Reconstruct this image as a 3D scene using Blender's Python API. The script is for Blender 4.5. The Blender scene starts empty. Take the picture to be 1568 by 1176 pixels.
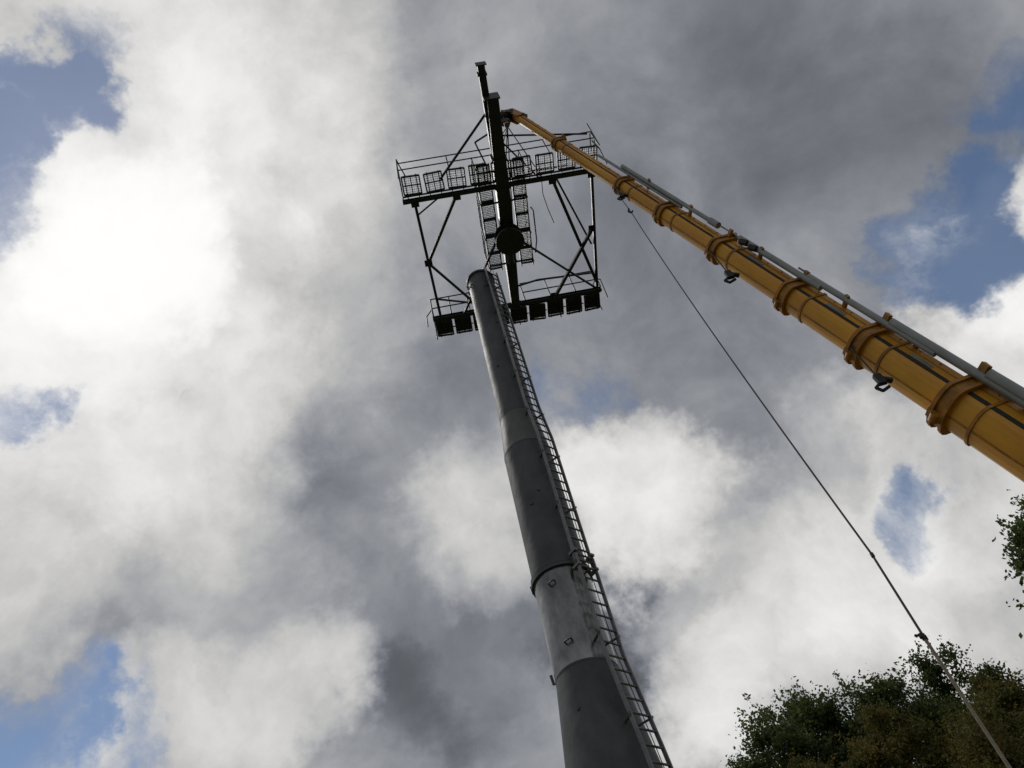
import bpy, math, random
import numpy as np
from mathutils import Vector, Matrix, noise as mnoise

random.seed(7); rng = np.random.default_rng(7)
scene = bpy.context.scene
scene.view_settings.view_transform = 'Standard'
scene.view_settings.look = 'None'
scene.view_settings.exposure = 0

# ------------------------------------------------------------------ materials
def new_mat(name):
    m = bpy.data.materials.new(name); m.use_nodes = True
    nt = m.node_tree; b = nt.nodes['Principled BSDF']
    return m, nt, b

def noise_mat(name, c1, c2, scale=3.0, rough=0.5, metal=0.0, bump=0.0, bscale=40.0,
              stretch=(1, 1, 1), detail=5, c3=None, spec=0.5, bdist=0.01):
    m, nt, b = new_mat(name)
    tc = nt.nodes.new('ShaderNodeTexCoord'); mp = nt.nodes.new('ShaderNodeMapping')
    mp.inputs['Scale'].default_value = stretch
    nt.links.new(tc.outputs['Object'], mp.inputs['Vector'])
    n = nt.nodes.new('ShaderNodeTexNoise'); n.inputs['Scale'].default_value = scale
    n.inputs['Detail'].default_value = detail; n.inputs['Roughness'].default_value = 0.62
    nt.links.new(mp.outputs['Vector'], n.inputs['Vector'])
    r = nt.nodes.new('ShaderNodeValToRGB')
    r.color_ramp.elements[0].position = 0.34; r.color_ramp.elements[0].color = (*c1, 1)
    r.color_ramp.elements[1].position = 0.66; r.color_ramp.elements[1].color = (*c2, 1)
    if c3:
        e = r.color_ramp.elements.new(0.73); e.color = (*c3, 1)
    nt.links.new(n.outputs['Fac'], r.inputs['Fac'])
    nt.links.new(r.outputs['Color'], b.inputs['Base Color'])
    rr = nt.nodes.new('ShaderNodeMapRange')
    rr.inputs['To Min'].default_value = max(0.05, rough - 0.1); rr.inputs['To Max'].default_value = min(1, rough + 0.14)
    nt.links.new(n.outputs['Fac'], rr.inputs['Value']); nt.links.new(rr.outputs['Result'], b.inputs['Roughness'])
    b.inputs['Metallic'].default_value = metal
    b.inputs['Specular IOR Level'].default_value = spec
    if bump > 0:
        n2 = nt.nodes.new('ShaderNodeTexNoise'); n2.inputs['Scale'].default_value = bscale; n2.inputs['Detail'].default_value = 4
        nt.links.new(mp.outputs['Vector'], n2.inputs['Vector'])
        bp = nt.nodes.new('ShaderNodeBump'); bp.inputs['Strength'].default_value = bump; bp.inputs['Distance'].default_value = bdist
        nt.links.new(n2.outputs['Fac'], bp.inputs['Height']); nt.links.new(bp.outputs['Normal'], b.inputs['Normal'])
    return m

M_POLE = noise_mat('dark_steel_paint', (0.046, 0.047, 0.051), (0.092, 0.094, 0.098), 2.2, 0.54, 0.15, 0.7, 2.0, (1, 1, .6), spec=.45, bdist=.04)
M_POLE2 = noise_mat('weathered_steel_paint', (0.075, 0.077, 0.070), (0.13, 0.13, 0.122), 3.0, 0.54, 0.15, 0.7, 2.0, (1, 1, .5), spec=.45, bdist=.04)
M_GALV = noise_mat('galvanised_steel', (0.13, 0.133, 0.13), (0.34, 0.345, 0.335), 1.6, 0.27, 0.85, 1.0, 1.6, (1, 1, .5), bdist=.10)
M_LADDER = noise_mat('ladder_steel', (0.13, 0.13, 0.135), (0.24, 0.24, 0.24), 5, 0.45, 0.6)
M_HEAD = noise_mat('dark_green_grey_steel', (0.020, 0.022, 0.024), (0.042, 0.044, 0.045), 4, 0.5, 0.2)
M_GRATE = noise_mat('grating_steel', (0.07, 0.075, 0.078), (0.12, 0.125, 0.13), 6, 0.5, 0.5)
M_YEL = noise_mat('crane_yellow_paint', (0.66, 0.28, 0.010), (0.90, 0.43, 0.018), 1.5, 0.40, 0.0, 0.15, 30, (1, 1, .25), bdist=.004)
M_YELD = noise_mat('crane_yellow_dirty', (0.26, 0.11, 0.012), (0.54, 0.23, 0.016), 4, 0.5, 0.0)
M_BLK = noise_mat('black_rubber', (0.012, 0.012, 0.012), (0.03, 0.03, 0.03), 8, 0.7)
M_PIPE = noise_mat('grey_hydraulic_pipe', (0.24, 0.25, 0.25), (0.36, 0.37, 0.36), 2, 0.4, 0.3)
M_ROPE = noise_mat('tag_rope', (0.05, 0.045, 0.04), (0.10, 0.09, 0.075), 40, 0.9)
M_SLING = noise_mat('webbing_sling', (0.22, 0.18, 0.13), (0.32, 0.27, 0.20), 30, 0.9)
M_GLASS = noise_mat('cab_glass', (0.02, 0.025, 0.03), (0.03, 0.04, 0.05), 2, 0.1)
M_BARK = noise_mat('bark', (0.035, 0.030, 0.024), (0.08, 0.07, 0.055), 9, 0.9)
M_GRASS = noise_mat('rough_grass', (0.035, 0.05, 0.018), (0.085, 0.095, 0.04), 0.7, 0.95, 0, 0.7, 6, c3=(0.12, 0.10, 0.06), bdist=.1)

def leaf_mat(name, a, b_, c):
    m, nt, b = new_mat(name)
    g = nt.nodes.new('ShaderNodeNewGeometry')
    tc = nt.nodes.new('ShaderNodeTexCoord')
    n = nt.nodes.new('ShaderNodeTexNoise'); n.inputs['Scale'].default_value = 0.8; n.inputs['Detail'].default_value = 2
    nt.links.new(tc.outputs['Object'], n.inputs['Vector'])
    ad = nt.nodes.new('ShaderNodeMath'); ad.operation = 'MULTIPLY_ADD'
    ad.inputs[1].default_value = 0.35
    nt.links.new(g.outputs['Random Per Island'], ad.inputs[0]); nt.links.new(n.outputs['Fac'], ad.inputs[2])
    r = nt.nodes.new('ShaderNodeValToRGB')
    r.color_ramp.elements[0].position = 0.4; r.color_ramp.elements[0].color = (*a, 1)
    r.color_ramp.elements[1].position = 0.98; r.color_ramp.elements[1].color = (*c, 1)
    e = r.color_ramp.elements.new(0.7); e.color = (*b_, 1)
    nt.links.new(ad.outputs[0], r.inputs['Fac']); nt.links.new(r.outputs['Color'], b.inputs['Base Color'])
    b.inputs['Roughness'].default_value = 0.7; b.inputs['Specular IOR Level'].default_value = 0.2
    tr = nt.nodes.new('ShaderNodeBsdfTranslucent'); nt.links.new(r.outputs['Color'], tr.inputs['Color'])
    mx = nt.nodes.new('ShaderNodeMixShader'); mx.inputs[0].default_value = 0.45
    out = nt.nodes['Material Output']
    nt.links.new(b.outputs[0], mx.inputs[1]); nt.links.new(tr.outputs[0], mx.inputs[2]); nt.links.new(mx.outputs[0], out.inputs['Surface'])
    return m
M_LEAF = leaf_mat('foliage_dark', (0.045, 0.068, 0.022), (0.085, 0.115, 0.038), (0.14, 0.155, 0.05))
M_LEAF2 = leaf_mat('foliage_autumn', (0.065, 0.078, 0.024), (0.12, 0.115, 0.034), (0.22, 0.145, 0.038))

# ------------------------------------------------------------------ mesh builder
class MB:
    def __init__(s): s.v = []; s.f = []; s.m = []; s.sm = []; s.mats = []
    def mi(s, mat):
        if mat not in s.mats: s.mats.append(mat)
        return s.mats.index(mat)
    def add(s, vs, fs, mat, smooth=False):
        o = len(s.v); s.v += [tuple(v) for v in vs]; k = s.mi(mat)
        for f in fs: s.f.append([i + o for i in f]); s.m.append(k); s.sm.append(smooth)
    def frame(s, a, b, up=None):
        a = Vector(a); b = Vector(b); d = (b - a).normalized()
        u = Vector(up) if up is not None else (Vector((0, 0, 1)) if abs(d.z) < .95 else Vector((0, 1, 0)))
        x = d.cross(u).normalized(); y = x.cross(d).normalized()
        return a, b, d, x, y
    def loft(s, a, b, pa, pb, mat, up=None, smooth=False, cap=True):
        a, b, d, x, y = s.frame(a, b, up); n = len(pa)
        vs = [a + x * p[0] + y * p[1] for p in pa] + [b + x * p[0] + y * p[1] for p in pb]
        fs = [[i, (i + 1) % n, n + (i + 1) % n, n + i] for i in range(n)]
        s.add(vs, fs, mat, smooth)
        if cap: s.add(vs, [list(range(n - 1, -1, -1)), list(range(n, 2 * n))], mat, False)
    def beam(s, a, b, w, h, mat, up=None, w2=None, h2=None):
        w2 = w2 or w; h2 = h2 or h
        r = lambda w, h: [(-w / 2, -h / 2), (w / 2, -h / 2), (w / 2, h / 2), (-w / 2, h / 2)]
        s.loft(a, b, r(w, h), r(w2, h2), mat, up)
    def ibeam(s, a, b, w, h, t, mat, up=None):
        a, b, d, x, y = s.frame(a, b, up)
        s.beam(a + y * (h / 2), b + y * (h / 2), w, t, mat, up)
        s.beam(a - y * (h / 2), b - y * (h / 2), w, t, mat, up)
        s.beam(a, b, t, h - t - .002, mat, up)
    def tube(s, a, b, r, mat, r2=None, n=12, cap=True):
        r2 = r if r2 is None else r2
        c = [(math.cos(2 * math.pi * i / n), math.sin(2 * math.pi * i / n)) for i in range(n)]
        s.loft(a, b, [(x * r, y * r) for x, y in c], [(x * r2, y * r2) for x, y in c], mat, None, True, cap)
    def path(s, pts, r, mat, n=8):
        for i in range(len(pts) - 1): s.tube(pts[i], pts[i + 1], r, mat, n=n)
    def obj(s, name, parent=None, loc=None):
        me = bpy.data.meshes.new(name); me.from_pydata(s.v, [], s.f)
        for m in s.mats: me.materials.append(m)
        me.polygons.foreach_set('material_index', s.m); me.polygons.foreach_set('use_smooth', s.sm); me.update()
        o = bpy.data.objects.new(name, me); scene.collection.objects.link(o)
        if parent: o.parent = parent
        if loc: o.location = loc
        return o

def empty(name, loc=(0, 0, 0), rz=0):
    e = bpy.data.objects.new(name, None); scene.collection.objects.link(e)
    e.location = loc; e.rotation_euler = (0, 0, rz); e.empty_display_size = 0.5
    return e

# ------------------------------------------------------------------ terrain
def sm(t): t = max(0, min(1, t)); return t * t * (3 - 2 * t)
def hgt(x, y):
    h = 7.5 * sm((y - 15) / 14) * sm((x + 14) / 18)
    r = math.hypot(x, y)
    h += 0.5 * mnoise.noise(Vector((x * .09, y * .09, 0))) * sm((r - 16) / 20)
    h += 14 * sm((r - 120) / 300) * (0.6 + mnoise.noise(Vector((x * .004, y * .004, 3))))
    return h
xs = sorted(set([round(i * 1.5, 2) for i in range(-40, 41)] + [s * (60 + 18 * 1.35 ** k) for k in range(0, 13) for s in (-1, 1)]))
vs = []; fs = []; nx = len(xs)
for y in xs:
    for x in xs: vs.append((x, y, hgt(x, y)))
for j in range(nx - 1):
    for i in range(nx - 1): fs.append([j * nx + i, j * nx + i + 1, (j + 1) * nx + i + 1, (j + 1) * nx + i])
g = MB(); g.add(vs, fs, M_GRASS, True); g.obj('ground')

# ------------------------------------------------------------------ tower pole
TX, TY = -0.09, 12.0
tower = empty('cableway_tower', (TX, TY, 0))
def ring_surf(mb, prof, mat, n=64, smooth=True):
    vs = []; fs = []
    for z, r in prof:
        for i in range(n):
            t = 2 * math.pi * i / n; vs.append((r * math.cos(t), r * math.sin(t), z))
    for k in range(len(prof) - 1):
        for i in range(n):
            fs.append([k * n + i, k * n + (i + 1) % n, (k + 1) * n + (i + 1) % n, (k + 1) * n + i])
    mb.add(vs, fs, mat, smooth)
prof = [(0, .82), (6.2, .82), (7.2, .73), (8.9, .545), (14.5, .53), (15.75, .435), (22.6, .39)]
def Rz(z):
    for (a, ra), (b, rb) in zip(prof, prof[1:]):
        if z <= b: return ra + (rb - ra) * (z - a) / (b - a)
    return prof[-1][1]
def seg(name, z0, z1, mat):
    m = MB(); zs = [z0] + [p[0] for p in prof if z0 < p[0] < z1] + [z1]
    for a, b in zip(zs, zs[1:]):
        ring_surf(m, [(a, Rz(a)), (b, Rz(b))], mat)
    return m.obj(name, tower)
seg('shaft_base', 0, 6.2, M_POLE); seg('shaft_lower_cone', 6.2, 8.9, M_POLE)
seg('shaft_galvanised', 8.9, 10.9, M_GALV); seg('shaft_middle', 10.9, 14.5, M_POLE)
seg('shaft_cone', 14.5, 15.75, M_POLE2); seg('shaft_upper', 15.75, 22.58, M_POLE)
m = MB()
for z, e, h in [(8.9, .006, .02), (14.5, .004, .015), (15.75, .005, .018)]:
    r = Rz(z) + e; ring_surf(m, [(z - h, r - e - .002), (z - h, r), (z + h, r), (z + h, Rz(z + h) - .002)], M_POLE, smooth=False)
m.obj('weld_seams', tower)
m = MB()
r = .53
ring_surf(m, [(10.88, r), (10.88, .585), (10.955, .585), (10.955, r)], M_POLE, smooth=False)
ring_surf(m, [(10.965, r), (10.965, .580), (11.02, .580), (11.02, r)], M_POLE, smooth=False)
for i in range(28):
    t = 2 * math.pi * i / 28; x, y = .558 * math.cos(t), .558 * math.sin(t)
    m.tube((x, y, 11.02), (x, y, 11.045), .014, M_POLE, n=6)
m.obj('joint_flange', tower)
m = MB()
ring_surf(m, [(22.52, .39), (22.52, .43), (22.60, .43), (22.60, .30), (22.0, .30)], M_POLE, smooth=False)
m.obj('top_flange', tower)
# lifting lugs, step bolts and plugs
m = MB()
def on(th, z, off=0): r = Rz(z) + off; return Vector((r * math.cos(th), r * math.sin(th), z))
def lug(th, z):
    a = on(th - .09, z, -.01); b = on(th - .09, z, .07); c = on(th + .12, z + .03, .07); d = on(th + .12, z + .03, -.01)
    m.path([a, b, c, d], .016, M_LADDER, 8)
for th, z in [(-1.9, 10.55), (-1.85, 9.3), (-2.3, 21.9), (-1.3, 21.6)]: lug(th, z)
for th, z in [(-1.9, 12.6), (-1.5, 12.9), (-2.0, 8.1), (-1.2, 19.6), (-1.9, 17.6)]:
    m.tube(on(th, z, -.01), on(th, z, .02), .035, M_POLE, n=12)
for th, z in [(3.05, 10.96), (3.2, 9.0), (3.0, 22.2), (3.3, 22.3)]:
    m.beam(on(th, z - .08, .03), on(th, z + .1, .05), .05, .03, M_POLE)
m.obj('lugs_and_plugs', tower)

# ------------------------------------------------------------------ ladder
LD = Vector((0.72, -0.69, 0)).normalized(); LP = Vector((0.69, 0.72, 0)).normalized()
m = MB(); br = MB()
def lc(z, off=.18): return LD * (Rz(z) + off) + Vector((0, 0, z))
def ladder(zs, off):
    for a, b in zip(zs, zs[1:]):
        for s in (-1, 1):
            m.beam(lc(a, off) + LP * .2 * s, lc(b, off) + LP * .2 * s, .065, .03, M_LADDER, up=LP)
    z = zs[0] + .15
    while z < zs[-1]:
        c = lc(z, off); m.tube(c - LP * .2, c + LP * .2, .019, M_LADDER, n=8); z += .27
ladder([0.3, 6.2, 7.2, 8.9, 10.98], .18)
ladder([10.75, 14.5, 15.75, 22.45], .14)
z = 1.5
while z < 22.4:
    o_ = .18 if z < 10.8 else .14
    for s in (-1, 1):
        c = lc(z, o_) + LP * .2 * s
        inner = LD * (Rz(z) * .93) + LP * .13 * s + Vector((0, 0, z))
        br.beam(inner, c, .045, .015, M_LADDER)
        br.beam(c - Vector((0, 0, .05)), c + LP * .06 * s + Vector((0, 0, .05)), .03, .03, M_LADDER)
    z += 1.55
for zz in (10.72, 11.05):
    for s in (-1, 1):
        c = lc(zz, .18) + LP * .2 * s
        br.beam(c - LD * .14, c + LD * .05, .07, .05, M_LADDER)
m.path([lc(a, .225) for a in (0.5, 6.2, 7.2, 8.9, 14.5, 15.75, 22.5)], .007, M_BLK, 6)
m.obj('ladder', tower); br.obj('ladder_brackets', tower)
m = MB()
m.beam((0, 0, -.2), (0, 0, .3), 2.8, 2.8, noise_mat('concrete', (.25, .24, .22), (.38, .37, .34), 3, .9, 0, .4, 20))
m.obj('concrete_footing', tower)

# ------------------------------------------------------------------ tower head hanging from the crane
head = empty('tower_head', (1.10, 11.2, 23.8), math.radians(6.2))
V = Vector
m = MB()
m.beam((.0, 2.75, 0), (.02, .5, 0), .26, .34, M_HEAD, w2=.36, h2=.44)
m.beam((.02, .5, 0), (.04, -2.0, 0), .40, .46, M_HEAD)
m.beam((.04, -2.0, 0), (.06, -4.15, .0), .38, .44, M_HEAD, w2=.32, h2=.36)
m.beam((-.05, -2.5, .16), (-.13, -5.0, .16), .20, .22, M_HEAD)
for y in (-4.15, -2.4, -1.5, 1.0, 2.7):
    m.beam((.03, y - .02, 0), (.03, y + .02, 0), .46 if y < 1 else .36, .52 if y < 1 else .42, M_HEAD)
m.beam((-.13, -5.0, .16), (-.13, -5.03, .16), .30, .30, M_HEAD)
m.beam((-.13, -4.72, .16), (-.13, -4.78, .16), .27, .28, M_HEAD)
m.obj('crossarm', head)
m = MB()
m.tube((0, 0, -.22), (0, 0, -.70), .33, M_HEAD, n=32)
m.tube((0, 0, -.70), (0, 0, -.76), .44, M_HEAD, n=40)
m.tube((0, 0, -.30), (0, 0, -.36), .42, M_HEAD, n=40)
for i in range(12):
    t = 2 * math.pi * i / 12; d = V((math.cos(t), math.sin(t), 0))
    m.beam(d * .31 + V((0, 0, -.64)), d * .40 + V((0, 0, -.64)), .02, .10, M_HEAD)
for i in range(20):
    t = 2 * math.pi * i / 20; d = V((math.cos(t), math.sin(t), 0)) * .39
    m.tube(d + V((0, 0, -.76)), d + V((0, 0, -.785)), .017, M_GRATE, n=6)
for sx in (-1, 1):
    m.beam((sx * .2, -.5, -.22), (sx * .2, .55, -.22), .02, .30, M_HEAD)
m.tube((0, .55, -.3), (0, .95, -.3), .12, M_HEAD, n=16)
m.obj('mounting_flange', head)

def panel(mb, c, w, l, rot=0, tilt=0, bars=7, cross=True, th=.042, fine=.007):
    R = Matrix.Rotation(rot, 3, 'Z') @ Matrix.Rotation(tilt, 3, 'Y'); c = V(c)
    P = lambda x, y, z=0: c + R @ V((x, y, z))
    a, b = w / 2, l / 2
    for p, q in [((-a, -b), (a, -b)), ((a, -b), (a, b)), ((a, b), (-a, b)), ((-a, b), (-a, -b))]:
        mb.beam(P(*p), P(*q), th, .06, M_HEAD)
    if cross:
        mb.beam(P(0, -b), P(0, b), th * .7, .045, M_HEAD); mb.beam(P(-a, 0), P(a, 0), th * .7, .04, M_HEAD)
    for i in range(1, bars):
        x = -a + w * i / bars; mb.beam(P(x, -b, .006), P(x, b, .006), fine, .03, M_GRATE)
        y = -b + l * i / bars; mb.beam(P(-a, y, .012), P(a, y, .012), fine, .014, M_GRATE)

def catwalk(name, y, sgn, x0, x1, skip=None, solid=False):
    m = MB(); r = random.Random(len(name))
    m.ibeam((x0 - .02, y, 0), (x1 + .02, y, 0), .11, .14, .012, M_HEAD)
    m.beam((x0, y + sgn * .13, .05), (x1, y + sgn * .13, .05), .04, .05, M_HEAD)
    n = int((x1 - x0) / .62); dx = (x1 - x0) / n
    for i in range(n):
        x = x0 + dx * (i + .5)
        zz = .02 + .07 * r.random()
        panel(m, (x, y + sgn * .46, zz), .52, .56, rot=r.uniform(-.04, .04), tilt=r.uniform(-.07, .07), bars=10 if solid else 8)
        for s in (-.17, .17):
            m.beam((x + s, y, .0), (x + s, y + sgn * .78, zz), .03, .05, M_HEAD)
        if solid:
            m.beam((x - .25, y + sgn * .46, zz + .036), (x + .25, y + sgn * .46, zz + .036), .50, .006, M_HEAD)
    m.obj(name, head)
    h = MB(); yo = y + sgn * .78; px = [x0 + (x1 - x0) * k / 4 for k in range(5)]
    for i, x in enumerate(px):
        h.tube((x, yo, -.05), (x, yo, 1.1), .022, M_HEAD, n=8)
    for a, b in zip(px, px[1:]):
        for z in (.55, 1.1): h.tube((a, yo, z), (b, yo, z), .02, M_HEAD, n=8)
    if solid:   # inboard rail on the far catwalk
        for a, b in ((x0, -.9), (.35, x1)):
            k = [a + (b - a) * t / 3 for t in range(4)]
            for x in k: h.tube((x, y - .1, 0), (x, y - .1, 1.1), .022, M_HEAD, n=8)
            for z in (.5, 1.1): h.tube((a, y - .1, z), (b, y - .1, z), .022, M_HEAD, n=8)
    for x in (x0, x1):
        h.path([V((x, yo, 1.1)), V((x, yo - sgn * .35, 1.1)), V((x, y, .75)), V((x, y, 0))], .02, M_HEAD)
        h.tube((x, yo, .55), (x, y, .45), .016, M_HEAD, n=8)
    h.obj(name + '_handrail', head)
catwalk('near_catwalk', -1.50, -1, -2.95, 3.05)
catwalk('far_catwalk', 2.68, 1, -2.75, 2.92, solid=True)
m = MB()
m.tube((3.05, -2.28, 0), (3.12, -2.30, 1.75), .024, M_HEAD, n=8)
m.tube((-2.95, -2.28, 1.1), (-2.95, -2.28, 1.45), .022, M_HEAD, n=8)
m.path([V((-2.95, -2.28, 1.45)), V((-2.9, -2.1, 1.42)), V((-2.75, -1.9, .9))], .022, M_HEAD)
m.path([V((3.1, -2.0, 1.1)), V((3.3, -1.75, .95)), V((3.3, -1.6, .1))], .02, M_HEAD)
m.path([V((-2.75, 2.9, 1.0)), V((-2.98, 3.1, .9)), V((-2.98, 3.0, .1))], .02, M_HEAD)
m.path([V((2.92, 2.9, 1.05)), V((3.15, 2.9, 1.0)), V((3.17, 3.1, .1))], .02, M_HEAD)
m.obj('rail_ends', head)
# bracing between the catwalks
m = MB()
B = lambda a, b, w=.085: m.beam((a[0], a[1], a[2] if len(a) > 2 else -.06), (b[0], b[1], b[2] if len(b) > 2 else -.06), w, w, M_HEAD)
B((-2.62, -1.45), (-2.50, 2.66)); B((2.78, -1.45), (2.78, 2.66))
B((1.57, -1.45, -.0), (2.78, 2.35, -.0), .10); B((1.70, -1.45, .3), (2.70, 1.0, .1), .06)
B((2.69, .40, -.10), (1.33, 2.62, -.10), .095)
B((.30, .32, .06), (2.80, 2.60, -.12), .06)
B((-1.36, -1.45, -.0), (-2.56, .62, -.0)); B((-2.56, .62, -.03), (-1.35, 2.30, -.03), .07)
B((-.15, -.15, -.12), (-1.75, 2.66, -.12), .07)
B((-2.62, -1.0, .02), (-1.9, -1.45, .02), .04)
B((-2.5, 2.2, .4), (-1.3, 2.6, .4), .05); B((.9, 2.2, .5), (2.8, 2.3, .5), .05); B((.2, 2.3, .5), (.9, 2.2, .5), .05)
B((2.2, -1.5, .7), (.9, -1.6, .5), .04)
for x, y in [(-2.62, -1.4), (2.78, -1.4), (1.57, -1.4), (2.72, .4), (-2.56, .62), (1.33, 2.6), (-1.36, -1.4)]:
    m.beam((x - .12, y, -.02), (x + .12, y, -.02), .22, .012, M_HEAD)
# gallows stays above the near catwalk
B((-.08, -3.7, .25), (-1.75, -2.0, .05), .06); B((-.05, -2.6, 1.2), (-.08, -3.7, .25), .05)
B((.1, -2.6, 1.2), (.1, -1.5, .2), .06); B((.1, -2.7, .2), (.1, -2.7, 1.25), .07)
B((.15, -2.6, 1.2), (2.95, -2.25, 1.05), .045); B((-.1, -1.4, .3), (-.5, -2.5, 1.2), .045); B((-.5, -2.5, 1.2), (-.05, -2.7, 1.2), .045)
B((.15, -2.6, 1.2), (1.2, -1.5, .1), .045)
m.obj('bracing', head)
# walkway grating either side of the crossarm
m = MB()
for s, x in ((-1, -.47), (1, .55)):
    y = -2.2
    while y < 1.2:
        panel(m, (x, y + .28, .05 + (.03 if s > 0 else 0)), .38, .54, rot=.03 * s, bars=10, cross=False, fine=.013); y += .58
    m.beam((x - .19, -2.25, 0), (x - .19, 1.3, 0), .035, .07, M_HEAD); m.beam((x + .19, -2.25, 0), (x + .19, 1.3, 0), .035, .07, M_HEAD)
    for yy in (-2.0, -1.0, .0, 1.1): m.beam((0, yy, -.02), (x + .18 * s, yy, -.02), .04, .06, M_HEAD)
    xo = x + .22 * s
    for yy in (-2.1, -1.0, .2, 1.2): m.tube((xo, yy, 0), (xo, yy, 1.05), .02, M_HEAD, n=8)
    m.tube((xo, -2.1, 1.05), (xo, 1.2, 1.05), .018, M_HEAD, n=8); m.tube((xo, -2.1, .55), (xo, 1.2, .55), .016, M_HEAD, n=8)
m.path([V((.85, .9, .0)), V((.98, .7, .4)), V((.98, -.3, .5)), V((.86, -.6, .1))], .024, M_GRATE)
m.path([V((1.25, -1.5, 0)), V((1.22, -1.1, -.2)), V((1.3, -.7, -.45)), V((1.42, -.3, -.6))], .012, M_BLK, 6)
m.obj('crossarm_walkway', head)

# ------------------------------------------------------------------ crane
crane = empty('mobile_crane')
T = V((2.28, 8.51, 26.08)); BB = V((7.299, 9.702, 9.28))
A = (T - BB).normalized(); N = (V((0, 0, 1)) - A * A.z).normalized(); S = A.cross(N)
def at(l, n=0, s=0): return T - A * l + N * n + S * s
def prof_boom(w):
    # U shaped box: flat back (top), rounded belly
    h = w * .58; pts = []
    for i in range(9):
        t = math.pi + math.pi * i / 8
        pts.append((math.cos(t) * w * .5, -h * .45 + math.sin(t) * w * .32))
    pts += [(w * .5, h * .80), (w * .44, h * .92), (-w * .44, h * .92), (-w * .5, h * .80)]
    return pts
st = [0.25, 2.9, 6.3, 8.14, 10.2, 12.45, 14.4, 16.3, 24.6]
wd = [.22, .29, .36, .41, .46, .53, .62, .73]
for i, w in enumerate(wd):
    m = MB(); a, b = st[i], st[i + 1]
    p = prof_boom(w)
    if i == 7: b = 24.8
    m.loft(at(b), at(a), p, p, M_YEL, up=N)
    for s in (-1, 1):
        m.beam(at(b, w * .20, s * (w * .5 + .004)), at(a + .05, w * .20, s * (w * .5 + .004)), .018, .010, M_YELD, up=S)
        m.beam(at(b, -w * .16, s * (w * .5 + .005)), at(a + .05, -w * .16, s * (w * .5 + .005)), .07 * w / .5, .012, M_BLK, up=S)
    m.beam(at(b, -w * .585, 0), at(a + .05, -w * .585, 0), .03, .02, M_YELD, up=N)
    m.obj('boom_section_%d' % (i + 1), crane)
    if i > 0:
        c = MB(); W2 = w * 1.14; pc = prof_boom(W2); L0 = .10 + .16 * w
        c.loft(at(a + L0), at(a - .02), pc, pc, M_YELD, up=N)
        pc2 = prof_boom(w * 1.26)
        c.loft(at(a + .03), at(a - .035), pc2, pc2, M_YELD, up=N)
        c.loft(at(a + L0 + .03), at(a + L0 - .03), pc2, pc2, M_YELD, up=N)
        # second, thinner stiffener band further down the section
        c.loft(at(a + L0 + .45), at(a + L0 + .40), prof_boom(w * 1.06), prof_boom(w * 1.06), M_YELD, up=N)
        for n_, s_ in [(w * .66, -w * .62), (w * .66, w * .62), (-w * .74, w * .12)]:
            c.beam(at(a + L0, n_ * .8, s_ * .8), at(a - .05, n_ * .8, s_ * .8), w * .22, w * .3, M_YELD, up=N)
            c.tube(at(a + L0 * .5, n_, s_ - w * .1), at(a + L0 * .5, n_, s_ + w * .1), w * .11, M_YELD, n=14)
        c.beam(at(a + L0 * .4, w * .35, -w * .55), at(a + L0 * .4, w * .45, -w * .95), w * .12, w * .22, M_YELD)
        c.obj('boom_collar_%d' % i, crane)
m = MB()
def pipe(l0, l1, n, s, r, r2=None):
    m.tube(at(l1, n, s), at(l0, n, s), r, M_PIPE, r2, n=16)
pipe(4.9, 8.6, .12, -.30, .035); pipe(6.0, 9.8, .15, -.38, .05)
m.tube(at(9.6, .15, -.38), at(9.9, .15, -.38), .075, M_PIPE, n=16)
pipe(10.6, 13.0, .16, -.39, .065); pipe(12.6, 15.6, .20, -.44, .06); pipe(14.6, 17.6, .24, -.50, .08)
pipe(16.5, 22, .28, -.58, .10); pipe(12.2, 17, .34, -.40, .022); pipe(8.0, 12.4, .26, -.33, .018)
for l, n_, s_ in [(7.2, .15, -.34), (8.9, .15, -.33), (11.3, .16, -.35), (13.6, .2, -.40), (15.2, .24, -.44), (17.2, .28, -.52), (19.5, .28, -.52)]:
    m.beam(at(l, n_, s_ + .12), at(l, n_, s_ - .13), .05, .10, M_YELD)
for l in (11.0, 10.7): m.beam(at(l, .1, -.36), at(l + .22, .1, -.42), .10, .10, M_BLK)
m.obj('boom_flank_pipes', crane)
m = MB()
for i, w in enumerate(wd):
    a, b = st[i], min(st[i + 1], 22)
    l = a + .5
    while l < b - .2:
        for s in (-1, 1):
            m.tube(at(l, w * .36, s * (w * .5)), at(l, w * .36, s * (w * .5 + .014)), .016, M_YELD, n=8)
        l += .42
    if i in (4, 5, 6):
        m.beam(at(a + .9, w * .02, -(w * .5 + .006)), at(a + 1.35, w * .02, -(w * .5 + .006)), .09, .004, M_PIPE, up=S)
m.obj('boom_bolts_and_plates', crane)
m = MB()
for s in (-1, 1):
    m.beam(at(.55, 0, s * .13), at(-.10, -.12, s * .13), .02, .30, M_YELD, up=N)
    m.beam(at(.20, -.1, s * .15), at(.02, -.42, s * .15), .02, .18, M_BLK, up=A)
for l, n_ in [(.0, -.05), (.12, -.36), (.5, .1)]:
    m.tube(at(l, n_, -.11), at(l, n_, .11), .15, M_BLK, n=24); m.tube(at(l, n_, -.17), at(l, n_, .17), .05, M_YELD, n=12)
m.beam(at(.3, .1, 0), at(-.15, .02, 0), .26, .12, M_YELD, up=N)
m.obj('boom_head', crane)
m = MB()
hx = at(.12, -.40, 0); hk = hx + V((0, 0, -.62))
for s in (-.06, .06): m.tube(hx + V((0, s, 0)), hk + V((0, s, .15)), .012, M_BLK, n=6)
m.tube(hk + V((0, -.08, .1)), hk + V((0, .08, .1)), .14, M_BLK, n=20)
m.beam(hk + V((0, 0, .1)), hk + V((0, 0, -.15)), .14, .12, M_YELD)
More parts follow.
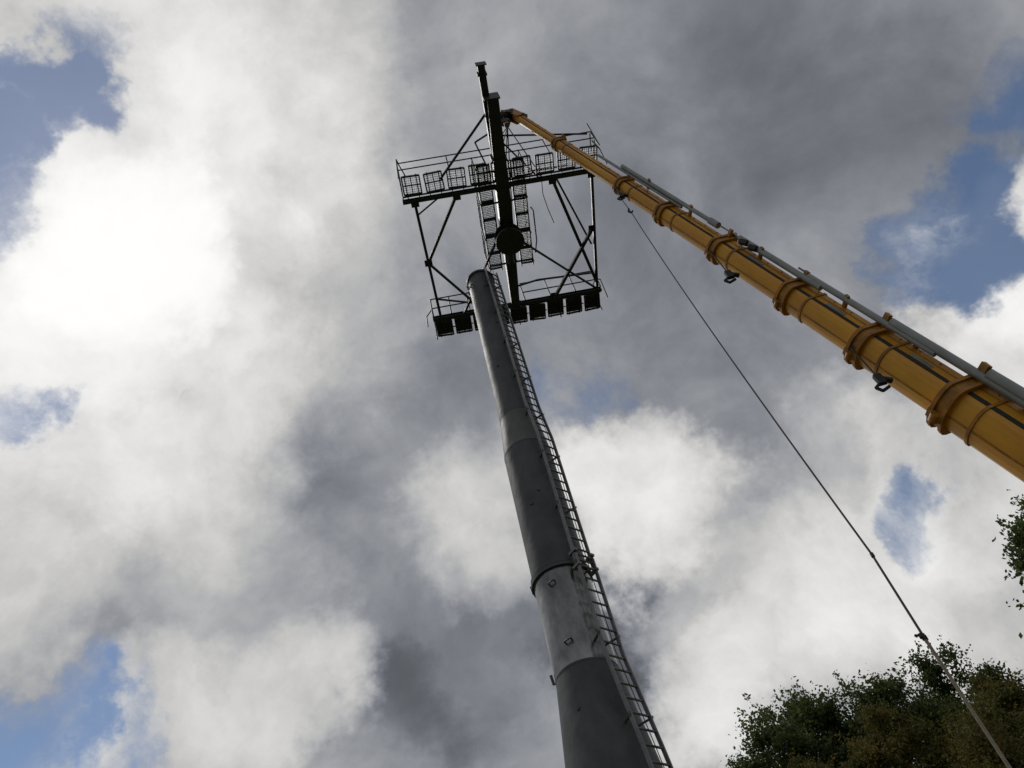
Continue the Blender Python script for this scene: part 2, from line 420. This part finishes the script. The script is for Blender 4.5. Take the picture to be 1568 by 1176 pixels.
m.path([hk + V((.0, 0, -.15)), hk + V((.06, 0, -.24)), hk + V((.02, 0, -.33)), hk + V((-.06, 0, -.30))], .025, M_BLK)
hook = hk + V((0, 0, -.30))
c6, s6 = math.cos(math.radians(6.2)), math.sin(math.radians(6.2))
def HW(x, y, z): return V((1.10 + x * c6 - y * s6, 11.2 + x * s6 + y * c6, 23.8 + z))
for p in [(-.15, -2.5, .25), (.18, -2.5, .25), (.2, .9, .25), (-.2, .9, .25), (1.3, -1.5, .1)]:
    m.tube(hook, HW(*p), .016, M_SLING if p[1] < 0 else M_BLK, n=6)
m.obj('hoist_rope_and_hook', crane)
m = MB()
for l, dz, sc in [(6.35, .55, 1.3), (10.30, 1.05, 1.6), (14.45, .95, 1.6)]:
    i = [k for k in range(8) if st[k] <= l][-1]; w = wd[i]
    p = at(l, -w * .7, -w * .1); q = p - V((0, 0, dz))
    m.tube(p, q, .016, M_BLK, n=6)
    m.beam(q + V((0, 0, .05 * sc)), q - V((0, 0, .10 * sc)), .08 * sc, .05 * sc, M_BLK)
    m.path([q - V((.03, 0, .08)) * sc, q - V((.10, 0, .13)) * sc, q - V((.06, 0, .20)) * sc, q - V((-.03, 0, .16)) * sc], .018 * sc, M_BLK)
    m.beam(q + V((.02, 0, -.02)) * sc, q + V((.12, .03, -.06)) * sc, .05 * sc, .04 * sc, M_BLK)
m.obj('dangling_shackles', crane)
m = MB(); base = at(24.6)
cx, cy = base.x + .8, base.y + .2
m.beam((cx - 5.5, cy, 1.15), (cx + 5.5, cy, 1.15), 2.6, .55, M_YEL)
m.beam((cx - 5.4, cy, .85), (cx + 5.4, cy, .85), 1.2, .4, M_BLK)
for wx in (-4.4, -2.9, 2.2, 3.7):
    for s in (-1, 1):
        m.tube((cx + wx, cy + s * 1.0, .62), (cx + wx, cy + s * 1.35, .62), .62, M_BLK, n=28)
        m.tube((cx + wx, cy + s * 1.35, .62), (cx + wx, cy + s * 1.37, .62), .3, M_PIPE, n=20)
m.obj('carrier', crane)
m = MB()
m.tube((cx, cy, 1.43), (cx, cy, 1.75), .9, M_BLK, n=36)
m.beam((cx - 1.6, cy, 2.0), (cx + 2.6, cy, 2.0), 1.5, .48, M_YEL)
m.beam((cx + 1.6, cy, 2.75), (cx + 2.9, cy, 2.75), 2.4, 1.0, M_YELD)
for s in (-.55, .55): m.beam((base.x - .6, cy + s, 2.25), (base.x + .3, cy + s, 3.1), .08, 1.0, M_YEL)
m.beam((cx - 1.9, cy - 1.15, 2.6), (cx - .3, cy - 1.15, 2.6), .85, 1.5, M_YEL)
m.beam((cx - 1.92, cy - 1.15, 2.8), (cx - .5, cy - 1.15, 2.8), .88, .8, M_GLASS)
m.tube((cx - 1.2, cy, 2.2), at(20.5, -.55, 0), .14, M_PIPE, n=20)
m.obj('superstructure', crane)

# ------------------------------------------------------------------ tag rope
tag = empty('tag_line_rope')
m = MB()
RS = V((3.94, 9.10, 18.80)); R1 = V((2.86, 6.49, 5.99)); R2 = V((2.73, 6.28, 4.98)); R3 = V((2.60, 6.04, 3.77)); R4 = V((2.27, 5.45, .1))
def sag(a, b, s, n=24):
    return [a.lerp(b, i / n) + V((.12, .0, -.0)) * (-s * 4 * (i / n) * (1 - i / n)) for i in range(n + 1)]
m.path([at(6.35, -.3, 0), RS], .010, M_ROPE, 6)
m.path(sag(RS, R1, .4), .0115, M_ROPE, 6); m.path([R1, R2], .012, M_ROPE, 6)
m.obj('rope', tag)
m = MB()
m.beam(R2, R3, .026, .008, M_SLING); m.beam(R3, R4, .026, .008, M_SLING)
m.obj('sling', tag)
m = MB()
d = (R2 - R1).normalized()
m.tube(R1 - d * .02, R1 + d * .03, .018, M_BLK, n=10)
for k in range(4):
    q = R2 + V((random.uniform(-.02, .02), 0, random.uniform(-.03, .03)))
    m.tube(q - d * .02, q + d * .02, .018, M_BLK, n=8)
m.path([R2, R2 + V((-.06, 0, .02)), R2 + V((-.045, 0, .0))], .010, M_BLK); m.path([R2, R2 + V((-.01, 0, -.07)), R2 + V((.015, 0, -.09))], .010, M_BLK)
m.path([RS + V((0, 0, .25)), RS + V((-.05, 0, .1)), RS + V((.0, 0, .0)), RS + V((.05, 0, .08))], .022, M_BLK)
m.obj('knots', tag)
m = MB(); m.tube((2.27, 5.45, -.2), (2.27, 5.45, .35), .035, M_BARK, .045, n=10); m.obj('anchor_stake', tag)

# ------------------------------------------------------------------ trees
def tree_mesh(name, H, R, seed, leaf=.115, nclump=190, per=200, mat=M_LEAF):
    rd = random.Random(seed); r = np.random.default_rng(seed)
    mb = MB(); tips = []; cz = H * .60; hz = H * .40
    def inside(q): return q.z < cz and math.hypot(q.x, q.y) < .8 or (q.x / R) ** 2 + (q.y / R) ** 2 + ((q.z - cz) / hz) ** 2 < .95
    def limb(p, d, L, rad, lvl):
        n = 4; q = p
        for i in range(n):
            d = (d + V((rd.uniform(-.18, .18), rd.uniform(-.18, .18), rd.uniform(-.05, .14)))).normalized()
            e = q + d * L / n; r2 = rad * (1 - .17)
            if not inside(e): break
            mb.tube(q, e, rad, M_BARK, r2, n=7 if lvl < 2 else 4, cap=False); rad = r2; q = e
            if lvl < 3 and (lvl > 0 or i >= 1):
                for _ in range(2 if lvl < 2 else 1):
                    a = rd.uniform(0, 2 * math.pi); o = V((math.cos(a), math.sin(a), rd.uniform(.2, .9))).normalized()
                    limb(q, (d * .35 + o).normalized(), L * rd.uniform(.42, .62), rad * .55, lvl + 1)
        tips.append(q)
    limb(V((0, 0, 0)), V((0, 0, 1)), H * .72, H * .020, 0)
    C = list(tips); rd.shuffle(C); C = C[:int(nclump * .4)]
    while len(C) < nclump:
        a = rd.uniform(0, 2 * math.pi); u = rd.uniform(-.8, 1); k = rd.uniform(.55, 1.0)
        s_ = math.sqrt(1 - u * u)
        wob = 1 + .34 * mnoise.noise(V((math.cos(a) * 2.0, math.sin(a) * 2.0, u * 2.4 + seed)))
        C.append(V((R * s_ * math.cos(a) * k * wob, R * s_ * math.sin(a) * k * wob, cz + hz * u * k * wob)))
    V0 = np.array(mb.v); nv = len(V0)
    cen = []
    for c in C:
        n = int(per * rd.uniform(.4, 1.4)); sg = rd.uniform(.14, .36)
        cen.append(np.array(c)[None, :] + r.normal(0, 1, (n, 3)) * np.array([sg, sg, sg * .75]))
    for c in C:
        dd = np.array(c) - np.array([0, 0, cz]); dd /= np.linalg.norm(dd) + 1e-6
        for _ in range(2):
            L_ = r.uniform(.35, .8); t = r.uniform(.1, L_, 24)[:, None]; d2 = dd + r.normal(0, .35, 3)
            cen.append(np.array(c)[None, :] + d2[None, :] * t + r.normal(0, .06, (24, 3)))
    P = np.concatenate(cen); n = len(P)
    u = r.normal(0, 1, (n, 3)); u /= np.linalg.norm(u, axis=1)[:, None]
    w = np.cross(u, r.normal(0, 1, (n, 3))); w /= np.linalg.norm(w, axis=1)[:, None]
    sz = (leaf * r.uniform(.6, 1.3, n))[:, None]
    q = np.stack([P - u * sz * .6, P + w * sz * .34, P + u * sz * .6, P - w * sz * .34], 1).reshape(-1, 3)
    allv = np.concatenate([V0, q])
    me = bpy.data.meshes.new(name)
    faces = mb.f + (np.arange(4 * n).reshape(-1, 4) + nv).tolist()
    me.from_pydata(allv.tolist(), [], faces)
    me.materials.append(M_BARK); me.materials.append(mat)
    mi = np.ones(len(faces), dtype=np.int32); mi[:len(mb.f)] = 0
    me.polygons.foreach_set('material_index', mi); me.update()
    return me
tA = tree_mesh('broadleaf_tree_a', 9.0, 2.5, 3)
tB = tree_mesh('broadleaf_tree_b', 9.0, 2.3, 11)
tC = tree_mesh('broadleaf_tree_c', 9.0, 2.7, 23, mat=M_LEAF2)
def tree(me, x, y, top, rz, wide=1.0):
    z = hgt(x, y) - .1; k = (top - z) / 9.2
    o = bpy.data.objects.new('broadleaf_tree', me); scene.collection.objects.link(o)
    o.location = (x, y, z); o.scale = (k * wide, k * wide, k); o.rotation_euler = (0, 0, rz)
for a in [(tA, 4.6, 31, 15.3, 0.3), (tB, 6.6, 30.5, 16.8, 1.3, 1.1), (tA, 9.7, 30, 16.6, 2.2), (tB, 12.9, 30, 16.5, 4.1),
          (tA, 15.8, 29, 14.3, 5.0), (tC, 8.6, 26.5, 13.7, .5), (tC, 11.8, 26, 13.4, 2.9), (tA, 14.6, 26.5, 13.2, 1.0),
          (tB, 1.4, 32, 14.0, .2), (tA, -1.8, 33, 13.3, 3.1), (tB, 18.5, 32, 15.0, 2.0), (tC, 5.6, 27.5, 13.2, 3.3),
          (tC, 10.2, 23.5, 11.6, 4.3), (tB, 22, 30, 16, 5.2), (tA, -6, 36, 13, 1.2),
          (tC, 16.5, 22.5, 11.5, 1.2)]:
    tree(*a)
tree(tA, 18.9, 25.6, 19.8, 0.7, .95)

# ------------------------------------------------------------------ sky
SUN = V((-0.358, 0.340, 0.870)).normalized()
w = bpy.data.worlds.new('World'); scene.world = w; w.use_nodes = True
nt = w.node_tree; nt.nodes.clear(); N_ = nt.nodes.new; Lk = nt.links.new
tc = N_('ShaderNodeTexCoord')
def vm(op, a, b=None):
    n = N_('ShaderNodeVectorMath'); n.operation = op
    for i, q in enumerate((a, b)):
        if q is None: continue
        if isinstance(q, tuple): n.inputs[i].default_value = q
        else: Lk(q, n.inputs[i])
    return n.outputs['Value'] if op == 'DOT_PRODUCT' else n.outputs['Vector']
def vscale(a, k):
    v = vm('SCALE', a); v.node.inputs['Scale'].default_value = k; return v
def mt(op, a, b=0.0, c=0.0):
    n = N_('ShaderNodeMath'); n.operation = op
    for i, q in enumerate((a, b, c)):
        if isinstance(q, (int, float)): n.inputs[i].default_value = q
        else: Lk(q, n.inputs[i])
    return n.outputs[0]
def mr(x, a, b, c=0.0, d=1.0, smooth=True):
    n = N_('ShaderNodeMapRange'); n.interpolation_type = 'SMOOTHSTEP' if smooth else 'LINEAR'
    Lk(x, n.inputs['Value'])
    for k, q in (('From Min', a), ('From Max', b), ('To Min', c), ('To Max', d)): n.inputs[k].default_value = q
    return n.outputs['Result']
def nz(vec, scale, detail=6, rough=.55, dist=0.0):
    n = N_('ShaderNodeTexNoise'); n.inputs['Scale'].default_value = scale; n.inputs['Detail'].default_value = detail
    n.inputs['Roughness'].default_value = rough; n.inputs['Distortion'].default_value = dist; Lk(vec, n.inputs['Vector'])
    return n
D = vm('NORMALIZE', tc.outputs['Generated'])
wn = nz(D, 5.0, 6, .62)
wv = vscale(vm('SUBTRACT', wn.outputs['Color'], (.5, .5, .5)), .28)
D2 = vm('NORMALIZE', vm('ADD', D, wv))
def field(blobs, start):
    acc = start
    for d, rdeg, wt in blobs:
        dn = V(d).normalized()
        dot = vm('DOT_PRODUCT', D2, tuple(dn))
        g = mr(dot, math.cos(math.radians(rdeg)), 1.0)
        acc = mt('MULTIPLY_ADD', g, wt, acc)
    return acc
bright = [((-.358, .340, .870), 7, 1.6), ((-.358, .340, .870), 13, .45), ((-.358, .340, .870), 21, .45), ((-.323, .133, .937), 12, .38), ((-.175, .198, .964), 12, .38),
          ((-.367, .504, .782), 11, .42), ((-.494, .369, .787), 8, .50), ((-.547, .512, .663), 9, .44),
          ((-.38, .67, .64), 8, .20), ((-.34, .77, .54), 7, .48), ((-.48, .72, .51), 7, .44), ((-.07, .73, .68), 8, .36),
          ((.10, .74, .67), 7.5, .85), ((.17, .79, .59), 8, .36), ((.34, .73, .59), 7, .24), ((.31, .80, .51), 8, .42),
          ((.38, .81, .44), 10, .40), ((.17, .87, .46), 5.5, .60), ((.54, .52, .66), 5.5, .80), ((.53, .59, .61), 6, .60),
          ((.47, .70, .54), 9, .50),
          ((-.295, .59, .751), 8, -.06), ((-.149, .577, .803), 11, -.06), ((.37, .46, .81), 24, -.11),
          ((-.15, .81, .57), 9, -.12), ((-.24, .82, .52), 6, -.12), ((.08, .85, .52), 7.5, -.20), ((.02, .83, .56), 6, -.10)]
holes = [((-.361, .095, .928), 3.5, .5), ((-.416, .157, .896), 4.5, .75), ((-.457, .233, .859), 4.4, .8), ((-.533, .43, .728), 4, .8),
         ((-.57, .64, .51), 5.5, .8), ((-.5, .70, .53), 4, .45), ((.50, .51, .70), 5.4, 1.0), ((.58, .35, .74), 6, .65), ((.38, .75, .54), 3.2, .58),
         ((.07, .63, .77), 5, .58), ((.56, .42, .71), 5, .42)]
fb = nz(D, 4.6, 8, .58, .3).outputs['Fac']
fh = nz(D2, 13.0, 6, .6, .2).outputs['Fac']
L0 = field(bright, .215)
L0 = mt('MULTIPLY_ADD', mt('SUBTRACT', fb, .5), .22, L0)
Lm = mt('MULTIPLY', L0, mt('MULTIPLY_ADD', mt('SUBTRACT', fb, .5), 2.0, 1.0))
Lm = mt('MULTIPLY', Lm, mt('MULTIPLY_ADD', mt('SUBTRACT', fh, .5), .75, 1.0))
Lm = mt('SMOOTH_MAX', Lm, 0.0, .12)
Lm = mt('MULTIPLY_ADD', mt('SUBTRACT', 1.0, mt('EXPONENT', mt('MULTIPLY', Lm, -1.25))), .93, .095)
H0 = field(holes, 0.0)
Hm = mr(mt('MULTIPLY_ADD', mt('SUBTRACT', .5, fb), 1.8, mt('MULTIPLY_ADD', mt('SUBTRACT', .5, fh), .6, H0)), .28, .92, 0, .94)
tint = N_('ShaderNodeMix'); tint.data_type = 'RGBA'
Lk(mr(Lm, .12, .60), tint.inputs['Factor'])
tint.inputs['A'].default_value = (.92, .975, 1.10, 1); tint.inputs['B'].default_value = (1.0, .992, .975, 1)
cb = N_('ShaderNodeBackground'); Lk(tint.outputs['Result'], cb.inputs['Color']); Lk(Lm, cb.inputs['Strength'])
sky = N_('ShaderNodeTexSky'); sky.sky_type = 'NISHITA'; sky.sun_disc = False; sky.dust_density = .15
sky.sun_elevation = math.asin(SUN.z); sky.sun_rotation = math.atan2(SUN.x, SUN.y)
sb = N_('ShaderNodeBackground'); Lk(sky.outputs['Color'], sb.inputs['Color']); sb.inputs['Strength'].default_value = .085
mix = N_('ShaderNodeMixShader'); Lk(Hm, mix.inputs[0]); Lk(cb.outputs[0], mix.inputs[1]); Lk(sb.outputs[0], mix.inputs[2])
out = N_('ShaderNodeOutputWorld'); Lk(mix.outputs[0], out.inputs['Surface'])

sl = bpy.data.lights.new('sun', 'SUN'); sl.energy = 1.2; sl.angle = math.radians(14); sl.color = (1, .96, .9)
so = bpy.data.objects.new('sun', sl); scene.collection.objects.link(so)
so.rotation_euler = SUN.to_track_quat('Z', 'Y').to_euler()

# ------------------------------------------------------------------ camera
pitch = math.radians(52.48); roll = math.radians(15.484)
F = V((0, math.cos(pitch), math.sin(pitch))); U0 = V((0, -math.sin(pitch), math.cos(pitch))); R0 = V((1, 0, 0))
U = U0 * math.cos(roll) + R0 * math.sin(roll); R = R0 * math.cos(roll) - U0 * math.sin(roll)
cd = bpy.data.cameras.new('camera'); cam = bpy.data.objects.new('camera', cd); scene.collection.objects.link(cam)
mtx = Matrix((R, U, -F)).transposed().to_4x4(); mtx.translation = V((0, 0, 1.6)); cam.matrix_world = mtx
cd.sensor_width = 36; cd.lens = 36 * 1200 / 1568; cd.clip_start = .05; cd.clip_end = 8000
scene.camera = cam
